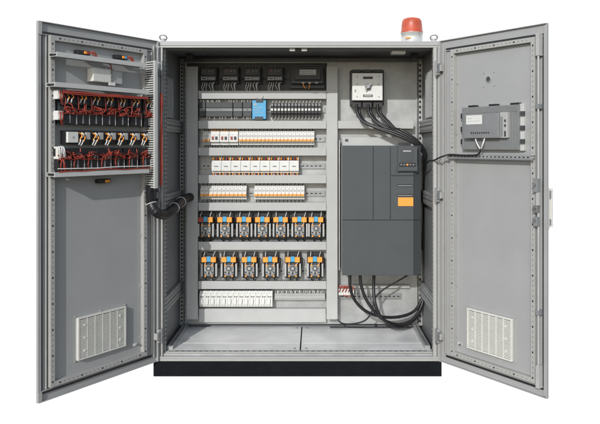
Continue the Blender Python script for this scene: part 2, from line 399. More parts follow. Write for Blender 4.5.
b.build('cable_rail', o, bev=.0008)
# left door: edge bar for the lock
o = doors[-1]
for za, zb in ((DZ1-.066, DZ1-.002), (DZ0+.002, DZ0+.05)):
    b = MB(); b.box(-(WL+.001), -(WL-.020), -.012, -.0092, za, zb, 'rail'); b.build('corner_stop', o, bev=.001)

# ------------------------------------------------------------------ ducts
def duct_mesh(L_, h, dp, m='duct', vert=False, pitch=.0125):
    b = MB()
    def bb(a0, a1, y0, y1, c0, c1, mm):
        if vert: b.box(c0, c1, y0, y1, a0, a1, mm)
        else: b.box(a0, a1, y0, y1, c0, c1, mm)
    bb(0, L_, -.003, -.0005, -h/2+.002, h/2-.002, m)
    bb(0, L_, -dp, -dp+.0025, -h/2, h/2, m)
    for s in (-1, 1): bb(0, L_, -dp+.0025, -dp+.009, s*h/2, s*(h/2-.002), m)
    t = .003
    while t < L_-.008:
        for s in (-1, 1): bb(t, t+pitch*.52, -dp+.009, -.003, s*(h/2-.0015), s*(h/2-.0037), m)
        t += pitch
    for s in (-1, 1): bb(0, L_, -.014, -.003, s*(h/2-.001), s*(h/2-.0042), m)
    return b
def duct(loc, L_, h, dp, label, m='duct', vert=False, rot=0, group='horizontal wiring ducts on the plate', pitch=.0125):
    root = empty('wiring_duct', loc, label, 'wiring duct', group, rot)
    b = duct_mesh(L_, h, dp, m, vert, pitch)
    lid = MB()
    if vert: lid.box(-h/2-.0015, h/2+.0015, -dp-.002, -dp-.0002, .0, L_, m)
    else: lid.box(.0, L_, -dp-.002, -dp-.0002, -h/2-.0015, h/2+.0015, m)
    b.build('channel', root); f_ = MB()
    if vert: f_.box(-h/2+.006, h/2-.006, -dp+.006, -.004, .004, L_-.004, 'black')
    else: f_.box(.004, L_-.004, -dp+.006, -.004, -h/2+.006, h/2-.006, 'black')
    f_.build('dark_wire_fill', root); lid.build('lid', root, bev=.0006)  # black filler darkens the finger gaps, for duct shade and wires inside
    return root
DD = .078; FY = PY-DD
duct((X(338, .52), PY, Z(286.5, .53)), X(410, .52)-X(338, .52), .016, .030, 'small slotted duct half hidden just below the drive', 'rail', pitch=.011)
names = ['topmost, under the black contactors', 'below the blue power supply', 'under the row with red and dark switches', 'under the white relay sockets', 'directly above the upper power relays', 'between the two power relay rows', 'lowest, above the white fuse blocks']
for (a, c), nm in zip(((91, 98.6), (121, 128.4), (147.8, 155.3), (175.2, 183), (202.8, 210.4), (242, 249.6), (281.3, 288.8)), names):
    z0, z1 = Z(c, FY), Z(a, FY); xa, xb = X(198.4, FY), X(326.2, FY)
    duct((xa, PY, (z0+z1)/2), xb-xa, z1-z0, DD, 'long grey horizontal wiring duct, '+nm)
va = X(186.8, FY); z0, z1 = Z(319.3, FY), Z(66.5, FY); h = X(197.6, FY)-va
duct((va+h/2, PY, z0), z1-z0, h, DD, 'tall vertical wiring duct in shadow at the left end of the device rows', vert=True, group='tall vertical wiring ducts')
va = X(326.8, FY); h = X(337.3, FY)-va
duct((va+h/2, PY, z0), z1-z0, h, DD, 'tall sunlit vertical wiring duct between device rows and drive', vert=True, group='tall vertical wiring ducts')
z0, z1 = Z(128.3, FY), Z(121, FY); xa, xb = X(338, FY), X(413.5, FY)
duct((xa, PY, (z0+z1)/2), xb-xa, z1-z0, DD, 'short grey horizontal duct between white main switch and drive')
# door ducts
def dduct(p0, p1, d, zz, h, label):   # shallow open-fingered ducts
    xa, _ = dat(-1, *p0, d); xb, _ = dat(-1, *p1, d)
    duct(dworld(-1, xa, .028, zz), xb-xa, h, d-.028, label, 'ductl', rot=RL, group='wiring ducts on the left door')
dduct((56.5, 60), (146, 60), .090, 1.742, .020, 'pale wiring duct on the left door, topmost')
dduct((54.5, 88), (149, 88), .095, 1.598, .020, 'pale wiring duct on the left door, above the black relays')
dduct((54.5, 173), (149, 171), .090, 1.172, .020, 'pale wiring duct on the left door, under the hanging red wires')
xa, _ = dat(-1, 148.5, 100, .06); xb, _ = dat(-1, 156, 100, .06)
duct(dworld(-1, (xa+xb)/2-.006, .001, 1.075), .70, .020, .095, 'pale vertical comb duct beside the hinge edge of the left door', 'ductl', vert=True, rot=RL, group='wiring ducts on the left door')

# ------------------------------------------------------------------ small wire helper
def wires(parent, pts, m='white', r=.0014, name='wire'):
    for p in pts:
        p = [p[0]]+[(x+U(-.003, .003), y+U(-.002, .002), z+U(-.003, .003)) for x, y, z in p[1:]]
        MB().tube(p, r, m, n=5, sub=4).build(name, parent)
U = random.uniform
# ------------------------------------------------------------------ row A: contactors and the power relay
def zc_(a, c, Y=.49): return (Z(a, Y)+Z(c, Y))/2
c0 = empty('contactor', (X(208.5), PY, zc_(66, 83)), 'black contactor with red mark and grey display, leftmost of the top row', 'contactor', 'black contactors in the top row')
b = MB(); b.box(-.055, .055, -.04, -.012, -.055, .05, 'black'); b.box(-.052, .052, -.062, -.04, -.045, .045, 'black'); b.box(-.046, .046, -.075, -.062, -.005, .04, 'black'); b.box(-.05, .05, -.082, -.062, -.04, -.012, 'dgrey')
for k in range(5): b.cyl((-.04+k*.02, -.062, .048), (-.04+k*.02, -.062, .052), .006, 'mgrey', n=8)
b.build('housing', c0, bev=.002)
MB().box(-.044, -.006, -.085, -.0822, -.036, -.018, 'lgrey').box(-.039, -.012, -.0856, -.085, -.032, -.022, 'dgrey').build('display', c0)
MB().box(0, .044, -.085, -.0822, -.036, -.018, 'mgrey').build('label_plate', c0)
MB().cyl((-.026, -.075, .022), (-.026, -.078, .022), .0045, 'red', n=8).build('indicator', c0)
MB().cyl((.004, -.075, .022), (.004, -.078, .022), .004, 'mgrey', n=8).cyl((.024, -.075, .022), (.024, -.078, .022), .004, 'mgrey', n=8).build('terminal_screw', c0)
wires(c0, [[(x, -.06, -.05), (x+U(-.01, .01), -.075, -.066), (x+U(-.012, .012), -.06, -.095), (x, -.04, -.11)] for x in (-.036, -.024, -.012, .012, .03, .036)], 'white', .0026)
for i, px in enumerate((230.5, 252.5, 275)):
    dup(c0, (X(px), PY, zc_(66, 83)), 'black contactor with red mark and grey display, '+['second from the left', 'third from the left', 'rightmost'][i]+' of the top row')
pr = empty('power_monitor', (X(307.5), PY, zc_(62, 89)), 'large black relay with pale label at the right end of the top row', 'relay')
b = MB(); b.box(-.112, .112, -.03, -.012, -.08, .075, 'dgrey'); b.box(-.105, .100, -.07, -.03, -.055, .06, 'black'); b.box(-.085, .085, -.09, -.07, -.03, .045, 'black'); b.box(-.105, .1, -.078, -.07, -.052, -.034, 'dgrey')
b.build('housing', pr, bev=.003)
MB().box(-.05, .055, -.0925, -.0902, .002, .036, 'lgrey').box(-.042, .046, -.0931, -.0925, .008, .012, 'mgrey').box(-.042, .03, -.0931, -.0925, .020, .023, 'mgrey').build('label_plate', pr)
for x in (-.028, .014, .058): MB().box(x-.009, x+.009, -.084, -.0785, -.052, -.044, 'lgrey').build('terminal', pr)
wires(pr, [[(-.028, -.08, -.052), (-.026, -.086, -.07), (-.01, -.08, -.085)], [(.014, -.08, -.052), (.012, -.086, -.07), (.01, -.08, -.088)]], 'orange', .003)

# ------------------------------------------------------------------ row B: controller modules, power supply, interface relays
specs = [(199, 205.2, 'narrow dark grey controller module at the far left of the second row'), (205.6, 232.6, 'wide grey controller module in the second row'),
         (233, 242.2, 'narrow grey input module right of the wide controller'), (242.6, 251.6, 'narrow grey module with round dot directly left of the blue power supply')]
for i, (a, c, lab) in enumerate(specs):
    w = X(c)-X(a); r = empty('controller_module', ((X(a)+X(c))/2, PY, zc_(102, 117)), lab, 'controller', 'grey controller modules'); h = .048
    b = MB(); b.box(-w/2, w/2, -.055, -.012, -h, h, 'dgrey'); b.build('housing', r, bev=.0015)
    MB().box(-w/2+.001, w/2-.001, -.066, -.055, .012, h-.002, 'dgrey').build('upper_flap', r, bev=.0015)
    MB().box(-w/2+.001, w/2-.001, -.066, -.055, -h+.002, -.014, 'dgrey').build('lower_flap', r, bev=.0015)
    b = MB(); b.box(-w/2+.002, w/2-.002, -.060, -.055, -.010, .009, 'mgrey')
    if i == 1:
        for k in range(8): b.box(-.07+k*.012, -.066+k*.012, -.0606, -.06, -.002, .003, 'dgrey')
    if i == 3: b.cyl((0, -.060, 0), (0, -.062, 0), .004, 'black', n=10)
    b.build('status_strip', r)
    nw = max(1, int(w/.014))
    wires(r, [[(x_, -.05, h-.004), (x_+U(-.006, .006), -.06, h+.008), (x_+U(-.006, .006), -.045, h+.026)] for x_ in [-w/2+(k+.5)*w/nw for k in range(nw)] if U(0, 1) < .7] or [[(0, -.05, h-.004), (0, -.06, h+.02)]], 'white', .0022)
    if i in (1, 2, 3): wires(r, [[(x_, -.05, -h+.004), (x_+U(-.006, .006), -.06, -h-.008), (x_, -.045, -h-.02)] for x_ in [-w/2+(k+.5)*w/nw for k in range(nw)] if U(0, 1) < .6] or [[(0, -.05, -h), (0, -.05, -h-.02)]], 'white', .0022)
r = empty('power_supply', (X(259.3), PY, zc_(100.5, 119)), 'bright blue power supply block in the second row', 'power supply')
MB().box(-.044, .044, -.084, -.012, -.060, .060, 'blue').build('housing', r, bev=.002)
b = MB(); b.box(-.036, -.014, -.0852, -.0842, .028, .040, 'lgrey'); b.box(-.036, .018, -.0852, -.0842, .012, .015, 'lgrey'); b.box(-.036, .005, -.0852, -.0842, -.004, -.001, 'lgrey'); b.box(-.036, .025, -.0852, -.0842, -.018, -.0155, 'lgrey'); b.build('pale_print', r)
MB().box(-.020, .026, -.088, -.0842, .046, .066, 'dgrey').build('upper_terminal', r, bev=.001)
MB().box(-.028, .026, -.088, -.0842, -.066, -.044, 'dgrey').build('lower_terminal', r, bev=.001)
wires(r, [[(-.012, -.08, .066), (-.02, -.09, .08), (-.03, -.06, .085)], [(.01, -.08, .066), (.02, -.09, .08), (.03, -.06, .09)]], 'white', .002)
n = 15; p0 = None
for i in range(n):
    px = 272+i*3.39; lab = 'slim black relay with white marker, '+nth(i, n)+' beside the blue supply'
    if p0 is None:
        r = p0 = empty('interface_relay', (X(px), PY, zc_(102, 118)), lab, 'relay', 'slim interface relays in the second row')
        b = MB(); b.box(-.0095, .0095, -.05, -.012, -.045, .045, 'black'); b.box(-.0095, .0095, -.07, -.05, -.022, .022, 'black'); b.box(-.0075, .0075, -.058, -.05, .026, .042, 'mgrey'); b.build('housing', r, bev=.001)
        MB().box(-.007, .007, -.0725, -.0702, -.004, .010, 'white').build('marker', r)
        wires(r, [[(-.003, -.05, .045), (.002, -.062, .052), (.006, -.05, .066)], [(.002, -.05, -.045), (-.002, -.062, -.054), (-.005, -.05, -.068)]], 'white', .0022)
    else: dup(p0, (X(px), PY, zc_(102, 118)), lab)

# ------------------------------------------------------------------ circuit breakers
def make_breaker(w, toggle, loc, label, group, h=.088):
    r = empty('circuit_breaker', loc, label, 'circuit breaker', group)
    b = MB(); b.box(-w/2+.0004, w/2-.0004, -.046, -.012, -h/2, h/2, 'white'); b.box(-w/2+.0004, w/2-.0004, -.07, -.046, -.026, .026, 'white')
    for s in (-1, 1): b.cyl((0, -.046, s*h*.40), (0, -.0466, s*h*.40), .0036, 'mgrey', n=8)
    b.build('housing', r, bev=.0012)
    MB().box(-w/2+.0015, w/2-.0015, -.079, -.0702, -.021, -.008, toggle).build('toggle', r, bev=.001)
    MB().box(-w/2+.004, w/2-.004, -.0706, -.07, .008, .018, 'lgrey').build('print', r)
    wires(r, [[(0, -.04, -h/2), (.001, -.05, -h/2-.008), (0, -.045, -h/2-.022)], [(0, -.04, h/2), (.001, -.05, h/2+.008), (0, -.045, h/2+.016)]], 'black', .003)
    return r
zc = zc_(131.5, 144.5)
for i, px in enumerate((204.3, 207.9)):
    make_breaker(.0225, 'orange', (X(px), PY, zc), 'white breaker with orange-red toggle, '+('leftmost' if i == 0 else 'second')+' in the third row', 'orange-red toggled breakers at the left of the third row')
for i in range(3):
    r = empty('motor_switch', (X(214.6+i*9.4), PY, zc), 'white motor switch with red and dark buttons, '+['left', 'middle', 'right'][i]+' one of three', 'switch', 'motor switches with red and dark buttons') if i == 0 else dup(ms, (X(214.6+i*9.4), PY, zc), 'white motor switch with red and dark buttons, '+['left', 'middle', 'right'][i]+' one of three')
    if i == 0:
        ms = r
        b = MB(); b.box(-.029, .029, -.046, -.012, -.045, .045, 'white'); b.box(-.029, .029, -.068, -.046, -.026, .028, 'white'); b.build('housing', r, bev=.0015)
        MB().box(-.018, -.006, -.075, -.0682, -.010, .010, 'red').build('red_button', r, bev=.001)
        MB().box(.004, .018, -.075, -.0682, -.010, .010, 'dgrey').build('dark_button', r, bev=.001)
        wires(r, [[(x, -.04, .045), (x, -.056, .052), (x+.004, -.045, .062)] for x in (-.018, 0, .018)], 'orange', .0035)
        wires(r, [[(x, -.04, -.045), (x, -.056, -.052), (x+.004, -.045, -.066)] for x in (-.018, 0, .018)], 'black', .0035)
n = 20; first = None
for i in range(n):
    lab = 'white breaker with amber toggle, '+nth(i, n)+' of the long third-row bank'
    loc = (X(240.5+i*3.79), PY, zc)
    if first is None: first = make_breaker(X(3.74)-X(0), 'yellow', loc, lab, 'long bank of white breakers in the third row')
    else: dup(first, loc, lab)
# row D: white relay sockets
zc = zc_(160.5, 172); n = 9; first = None
for i in range(n):
    lab = 'white socket relay with orange wires, '+nth(i, n)+' in the fourth row'; loc = (X(216.3+i*9.72), PY, zc)
    if first is None:
        r = first = empty('socket_relay', loc, lab, 'relay', 'white socket relays in the fourth row')
        b = MB(); b.box(-.0305, .0305, -.05, -.012, -.044, .036, 'white'); b.box(-.0305, .0305, -.072, -.05, -.030, .026, 'white'); b.build('housing', r, bev=.0015)
        MB().box(-.012, .012, -.0728, -.072, -.003, .002, 'dgrey').build('slot', r)
        MB().box(-.029, .029, -.045, -.015, -.058, -.0445, 'black').box(-.029, .029, -.045, -.015, .0365, .052, 'black').build('terminal_strip', r)
        b = MB()
        for k in range(3):
            for s in (-1, 1):
                x = -.02+k*.02; zz = .046 if s > 0 else -.052
                b.tube([(x, -.044, zz-s*.006), (x+U(-.003, .003), -.056, zz), (x+U(-.004, .004), -.046, zz+s*.009)], .0042, 'orange' if k != 1 else 'red', n=6, sub=3)
        b.build('wire', r)
        wires(r, [[(.028, -.044, .03), (.028, -.058, .046), (.029, -.045, .066)], [(-.01, -.044, -.05), (-.006, -.056, -.062), (0, -.045, -.078)]], 'white', .003)
    else: dup(first, loc, lab)
# row E: two banks
zc = zc_(186, 199.5)
n = 11; first = None
for i in range(n):
    lab = 'white breaker with amber toggle, '+nth(i, n)+', left bank, fifth row'; loc = (X(202.3+i*4.2), PY, zc)
    if first is None: first = make_breaker(X(4.14)-X(0), 'orange', loc, 'white circuit breaker with orange-red toggle, leftmost of the left bank in the fifth row', 'left bank of breakers in the fifth row')
    else:
        if i == 1: first = make_breaker(X(4.14)-X(0), 'yellow', loc, lab, 'left bank of breakers in the fifth row')
        else: dup(first, loc, lab)
n = 13; first = None
for i in range(n):
    lab = 'white breaker with amber toggle, '+nth(i, n)+', right bank, fifth row'; loc = (X(256+i*3.88), PY, zc)
    if first is None: first = make_breaker(X(3.82)-X(0), 'yellow', loc, lab, 'right bank of breakers in the fifth row')
    else: dup(first, loc, lab)
# rows F, G: power relays with orange and blue terminal blocks
def make_power_relay(loc, label, group, left='yellow'):
    r = empty('power_relay', loc, label, 'relay', group)
    b = MB(); b.box(-.052, .052, -.03, -.012, -.083, .083, 'black'); b.box(-.044, .044, -.05, -.03, .02, .062, 'black'); b.box(-.034, .034, -.055, -.03, -.075, .02, 'dgrey'); b.build('housing', r, bev=.002)
    for x, m_ in ((-.030, left), (.030, 'yellow')):
        b = MB(); b.box(x-.0165, x+.0165, -.078, -.05, .026, .058, m_); b.build('amber_block' if m_ == 'yellow' else 'red_block', r, bev=.002)
    MB().box(-.0125, .0125, -.076, -.05, .028, .062, 'blue').build('blue_block', r, bev=.002)
    for x in (-.045, .048): MB().box(x-.0055, x+.0055, -.074, -.03, -.066, .016, 'duct').box(x-.009, x+.005, -.030, -.028, -.066, .014, 'duct').build('metal_bracket', r, bev=.001)
    b = MB(); b.box(-.030, .030, -.062, -.055, -.050, .006, 'lgrey'); b.cyl((0, -.055, -.014), (0, -.070, -.014), .023, 'mgrey', n=18); b.cyl((0, -.070, -.014), (0, -.074, -.014), .015, 'black', n=14); b.cyl((0, -.070, -.014), (0, -.076, -.014), .010, 'lgrey', n=14); b.box(-.004, .004, -.067, -.055, -.056, -.038, 'black'); b.box(-.028, -.016, -.064, -.055, -.044, -.036, 'black'); b.box(.016, .028, -.064, -.055, -.044, -.036, 'black')
    b.box(-.026, .026, -.066, -.055, -.062, -.046, 'mgrey'); b.build('coil', r, bev=.001)
    for x in (-.022, .022):
        for z_, q_, m_ in ((.006, .0065, 'yellow'), (-.064, .0055, 'orange')): MB().cyl((x, -.062, z_), (x, -.072, z_), q_, m_, n=8).build('coloured_ferrule', r)
    wires(r, [[(-.03, -.06, .056), (-.03, -.066, .070), (-.027, -.05, .088)], [(.03, -.06, .056), (.031, -.066, .070), (.038, -.05, .090)], [(.022, -.068, .008), (.028, -.076, .018), (.026, -.06, .027)], [(-.022, -.068, .008), (-.024, -.074, .016), (-.018, -.06, .026)]], 'white', .0024)
    wires(r, [[(.045, -.045, .062), (.06, -.05, .05), (.062, -.045, .02), (.056, -.03, -.02)], [(-.02, -.05, -.07), (-.02, -.06, -.082), (-.01, -.04, -.1)], [(.02, -.05, -.07), (.024, -.06, -.082), (.03, -.04, -.1)]], 'black', .004)
    return r
zc = zc_(213, 239.5); pxs = (205.5, 224.7, 244, 262.4, 280.6, 299.4, 316)
make_power_relay((X(pxs[0]), PY, zc), 'power relay with red, blue and amber blocks, leftmost of the upper relay row', 'upper row of power relays', 'red')
first = None
for i, px in enumerate(pxs[1:], 1):
    lab = 'power relay with amber and blue blocks, '+nth(i, 7)+' of the upper relay row'
    make_power_relay((X(px), PY, zc), lab, 'upper row of power relays')
zc = zc_(253, 279.5)
for i, px in enumerate((208.7, 228.7, 249.2, 270.2, 292.6, 315)):
    make_power_relay((X(px), PY, zc), 'power relay with amber and blue blocks, '+nth(i, 6)+' of the lower relay row', 'lower row of power relays')
# row H: fuse blocks and terminal strip
zc = zc_(291.5, 307); n = 13; first = None; w = (X(272.5)-X(199.5))/n
for i in range(n):
    lab = 'white fuse block, '+nth(i, n)+' in the lowest device row'; loc = (X(199.5)+w*(i+.5), PY, zc)
    if first is None:
        r = first = empty('fuse_block', loc, lab, 'fuse block', 'white fuse blocks in the lowest row')
        b = MB(); b.box(-w/2+.0004, w/2-.0004, -.06, -.012, -.05, .052, 'white'); b.box(-w/2+.0004, w/2-.0004, -.074, -.06, -.036, .036, 'white'); b.build('housing', r, bev=.001)
        MB().box(-.010, .004, -.084, -.0742, -.028, .002, 'white').build('lever', r, bev=.001)
        b = MB()
        b.cyl((0, -.0601, .044), (0, -.0606, .044), .003, 'mgrey', n=8); b.cyl((0, -.0601, -.044), (0, -.0606, -.044), .003, 'mgrey', n=8)
        b.box(-.012, -.006, -.0747, -.0741, .012, .022, 'dgrey'); b.box(-.001, .005, -.0747, -.0741, .010, .020, 'dgrey'); b.box(.008, .012, -.0747, -.0741, .014, .022, 'dgrey'); b.box(.005, .0065, -.0747, -.0741, -.03, .005, 'mgrey')
        b.build('print', r)
        wires(r, [[(x, -.05, .050), (x, -.06, .058), (x, -.045, .072)] for x in (-.008, .006)], 'black', .0035)
    else: dup(first, loc, lab)
def strip(xa, xb, n, loc, label):
    r = empty('terminal_strip', loc, label, 'terminal strip', 'grey terminal strips in the lowest row'); b = MB(); w_ = (xb-xa)/n
    for k in range(n):
        x = xa+k*w_; b.box(x+.0003, x+w_-.0003, -.04, -.012, -.022, .022, 'lgrey'); b.box(x+.0003, x+w_-.0003, -.05, -.04, -.012, .010, 'lgrey')
    b.build('housing', r)
    b = MB()
    for k in range(n):
        x = xa+(k+.5)*w_; b.tube([(x, -.036, .018), (x+U(-.004, .004), -.05, .03), (x+U(-.006, .006), -.04, .044)], .0024, 'white' if k % 3 else 'lgrey', n=5, sub=3)
    b.build('wire', r)
strip(X(274.5, .5), X(325, .5), 34, (0, PY, Z(297, .51)), 'long grey terminal strip right of the white fuse blocks')
r = empty('terminal_strip', (0, PY, Z(291, .5)), 'short white terminal block with red wires at the lower left of the drive', 'terminal strip', None)
b = MB()
for k in range(6): b.box(X(338.3, .5)+k*.017, X(338.3, .5)+k*.017+.016, -.05, -.012, -.03, .012, 'white')
b.build('housing', r, bev=.001)
b = MB()
for k in range(5):
    x = X(339, .5)+k*.02; b.tube([(x, -.05, -.01), (x+.006, -.062, .008), (x+U(0, .02), -.05, .022), (x-.01, -.045, .03)], .003, 'red', n=6, sub=4)
b.tube([(X(338, .5), -.055, .024), (X(345, .5), -.06, .022), (X(355, .5), -.055, .018)], .0025, 'red', n=6); b.tube([(X(343, .5), -.055, -.028), (X(349, .5), -.06, -.034), (X(354, .5), -.055, -.03)], .0025, 'red', n=6)
b.build('wire', r)

# ------------------------------------------------------------------ main switch and its cables
sw = empty('main_switch', (X(367.3, .40), PY, 0), 'white main switch box with rotary handle on a black base', 'switch')
def lx(px, Y): return X(px, Y)-sw.location.x
b = MB(); b.box(lx(350.5, .45), lx(384, .45), -.11, -.006, Z(105, .45), Z(70, .45), 'black')
for k in range(3):
    a = lx(352, .44)+k*.067; b.box(a, a+.058, -.135, -.11, Z(107.5, .43), Z(101.5, .43), 'black'); b.box(a, a+.058, -.135, -.11, Z(72.4, .43), Z(69.5, .43), 'black')
b.build('base', sw, bev=.002)
MB().box(lx(352.2, .4), lx(382.6, .4), -.165, -.1105, Z(100.4, .4), Z(73, .4), 'white').build('cover', sw, bev=.003)
MB().box(lx(363, .4), lx(372.6, .4), -.168, -.1652, Z(79, .4), Z(76.6, .4), 'black').build('dark_plate', sw, bev=.001)
MB().box(lx(363, .4), lx(372.6, .4), -.1665, -.1652, Z(97, .4), Z(94.6, .4), 'black').box(lx(364, .4), lx(371.6, .4), -.168, -.1665, Z(96.4, .4), Z(95.2, .4), 'lgrey').build('name_plate', sw)
b = MB(); hz_ = Z(87, .4); b.cyl((lx(367.8, .4), -.1652, hz_), (lx(367.8, .4), -.180, hz_), .019, 'mgrey', n=20); b.cyl((lx(367.8, .4), -.180, hz_), (lx(367.8, .4), -.20, hz_), .010, 'steel', n=12)
q = Vector((.02, 0, .022)); c_ = Vector((lx(367.8, .4), -.192, hz_)); b.tube([c_-q*.9, c_, c_+q], .0045, 'lgrey', n=8); b.build('rotary_handle', sw, bev=0)
b = MB()
for px in (357, 378.8):
    for py in (76.6, 84, 96.8): b.cyl((lx(px, .4), -.1652, Z(py, .4)), (lx(px, .4), -.1665, Z(py, .4)), .0042, 'mgrey', n=8)
for py in (90.5, 91.9): b.box(lx(354.6, .4), lx(356, .4), -.1658, -.1652, Z(py, .4), Z(py-.8, .4), 'dgrey')
b.build('screw', sw)
cb = 'thick black power cables under the main switch'
for i, (px, of) in enumerate(((357.5, 0), (369, .6), (378.5, 1.2))):
    for j in (0, 1):
        e = j*.02
        b = MB(); b.tube([P(px-1+j*2.6, 104, .42+e), P(px+j*2.2, 113, .42+e), P(px+6+j*2+of*2, 122, .40), P(px+(22-i*3)+j, 129+i*.4-j, .37), P(395+i*2+j*2, 134.5-i*1.5-j*1.5, .34), P(413+i+j, 143-i*1.2-j, .33), P(423+i*.8+j*.6, 153-i*.6, .36), P(427-j+i*.4, 168, .42), P(427.3-i*.7-j, 186, .50), P(425.5-i*.7, 215, .52), P(424.5-i*.7, 250, .52)], .0088, 'rubber', n=10)
        tag(b.build('power_cable'), ['thick black cable from the left pole', 'thick black cable from the middle pole', 'thick black cable from the right pole'][i]+' of the main switch, '+['left', 'right'][j]+' strand', 'cable', cb)

# ------------------------------------------------------------------ the drive
dr = empty('frequency_drive', (X(378, .26), PY, Z(276, .26)), 'big dark grey drive unit with small keypad and amber sticker', 'drive')
DY = .26; ox, oz = dr.location.x, dr.location.z
def dx(px): return X(px, DY)-ox
def dz(py): return Z(py, DY)-oz
fd = DY-PY
x0, xm, x1 = dx(342), dx(413.8), dx(421.8)
b = MB(); b.prism([(x0+.001, fd+.008), (xm-.001, fd+.008), (x1-.001, fd+.045), (x1-.001, -.002), (x0+.001, -.002)], dz(275), dz(145.8), 'dgrey'); b.box(x0-.0015, x0+.0, fd+.03, fd+.04, dz(275), dz(145), 'lgrey'); b.build('body', dr)
def cover(a, c, t, bt, nm='cover'):
    MB().box(dx(a), dx(c), fd, fd+.0075, dz(bt), dz(t), 'drive').build(nm, dr, bev=.0025)
cover(342, 373.2, 145.5, 220); cover(373.7, 390.3, 145.5, 220); cover(390.8, 413.8, 176, 220); cover(390.8, 413.8, 145.5, 175.6); cover(342, 413.8, 220.5, 275.5)
b = MB(); b.prism([(xm+.001, fd+.0), (x1, fd+.036), (x1, fd+.044), (xm+.001, fd+.0075)], dz(275.5), dz(220.5), 'drive'); b.prism([(xm+.001, fd+.0), (x1, fd+.036), (x1, fd+.044), (xm+.001, fd+.0075)], dz(220), dz(145.5), 'drive'); b.build('chamfered_edge', dr)
kp = MB().box(dx(397.5), dx(417), fd-.022, fd-.0005, dz(171), dz(146.5), 'drive').box(dx(396), dx(418.5), fd-.006, fd-.0004, dz(172.5), dz(166), 'dgrey').build('keypad', dr, bev=.005)
MB().box(dx(400.5), dx(413), fd-.0245, fd-.0222, dz(161), dz(149.5), 'dgrey').box(dx(402.5), dx(410.5), fd-.0252, fd-.0246, dz(151.6), dz(150.4), 'lgrey').build('screen', kp, bev=.001)
MB().box(dx(398.7), dx(415), fd-.0245, fd-.0222, dz(166.6), dz(162.4), 'black').build('button_strip', kp, bev=.001)
b = MB()
for k, m_ in enumerate(('mgrey', 'mgrey', 'orange', 'mgrey', 'mgrey')): b.cyl((dx(400.7+k*3.05), fd-.0245, dz(164.5)), (dx(400.7+k*3.05), fd-.0275, dz(164.5)), .006 if k == 2 else .0048, m_, n=10)
b.build('button', kp)
for t in (184.2, 194): MB().box(dx(397), dx(413), fd-.0015, fd-.0002, dz(t+2.6), dz(t), 'black').box(dx(397.6), dx(412.4), fd-.003, fd-.0015, dz(t+1.9), dz(t+1.0), 'mgrey').build('vent_slot', dr)
MB().box(dx(398), dx(413.2), fd-.0032, fd-.0016, dz(206), dz(197.4), 'yellow').build('amber_sticker', dr)
b = MB(); b.box(X(342, .5)-ox, X(409, .5)-ox, -.07, -.05, Z(146.5, .5)-oz, Z(137.2, .5)-oz, 'duct'); b.box(X(345, .5)-ox, X(348.2, .5)-ox, -.0715, -.07, Z(141.6, .5)-oz, Z(139, .5)-oz, 'dgrey')
b.box(X(398, .5)-ox, X(407, .5)-ox, -.085, -.071, Z(146, .5)-oz, Z(142.5, .5)-oz, 'mgrey'); b.box(X(338.5, .5)-ox, X(339.7, .5)-ox, -.12, -.004, 0, Z(140, .5)-oz, 'zinc')
b.build('mounting_flange', dr, bev=.002)
# cables leaving the drive's underside
lc = [('left', [P(350, 274, .33), P(350, 285, .33), P(353.5, 298, .34), P(364, 310, .35), P(380, 316.5, .38), P(398, 317, .42), P(413, 312, .46), P(421, 301, .49), P(424.5, 288, .50)]),
      ('middle', [P(360, 274, .33), P(361, 285, .33), P(366, 299, .33), P(374, 311, .33), P(384, 320, .36), P(398, 324.5, .40), P(412, 320, .44), P(421, 307, .48), P(425, 290, .50)]),
      ('right', [P(374, 274, .36), P(373.6, 288, .36), P(375, 303, .33), P(381, 317, .33), P(393, 326, .36), P(404, 326.6, .42), P(416, 318, .46), P(423, 304, .49), P(425.5, 292, .50)])]
for nm, pts in lc:
    b = MB(); b.tube(pts, .0098, 'rubber', n=10, sub=8); tag(b.build('motor_cable'), 'thick black looping cable under the drive, '+nm+' of the three', 'cable', 'looping cables under the drive')
b = MB(); b.tube([P(409, 274.5, .4), P(398, 281, .4), P(383, 290, .38), P(374.5, 299, .36), P(372, 311, .34), P(365, 320.5, .36), P(352, 324, .40), P(342, 323.4, .45), P(337.5, 319.5, .47)], .005, 'rubber', n=8, sub=8)
tag(b.build('control_cable'), 'thinner black cable crossing diagonally under the drive and running to the left', 'cable')
b = MB(); b.tube([(X(330, .52), .52, FL+.008), (X(345, .52), .52, FL+.008), (X(370, .52), .515, FL+.008), (X(395, .52), .52, FL+.008), (X(411, .52), .52, FL+.008)], .0055, 'rubber', n=8)
tag(b.build('floor_cable'), 'straight black cable lying along the back edge of the cabinet floor', 'cable')

# ------------------------------------------------------------------ beacon
bc = empty('warning_beacon', (X(411.8, .12), .12, ZT), 'red-domed warning beacon with a white base on top of the cabinet', 'beacon')
s_ = 3.92/F; zb = ZT
zt_ = CZ+(CY-18)*s_; zm = CZ+(CY-33.2)*s_
b = MB(); b.lathe([(11.2*s_, .0005), (11.2*s_, .012), (10.6*s_, .016), (10.6*s_, zm-zb-.006), (11.3*s_, zm-zb-.004), (11.3*s_, zm-zb)], 'chrome'); b.build('base', bc)
b = MB(); H_ = zt_-zm; z_ = zm-zb+.0005
b.lathe([(11.1*s_, z_), (11.1*s_, z_+.008), (10.6*s_, z_+.012), (10.2*s_, z_+H_*.55), (9.6*s_, z_+H_*.8), (8.2*s_, z_+H_*.93), (5.5*s_, z_+H_*.985), (2*s_, z_+H_), (.3*s_, z_+H_)], 'lens'); b.build('dome', bc)
MB().box(-.05, -.012, -11.6*s_*.955, -11.6*s_*.9, .026, .032, 'orange').build('mark', bc)

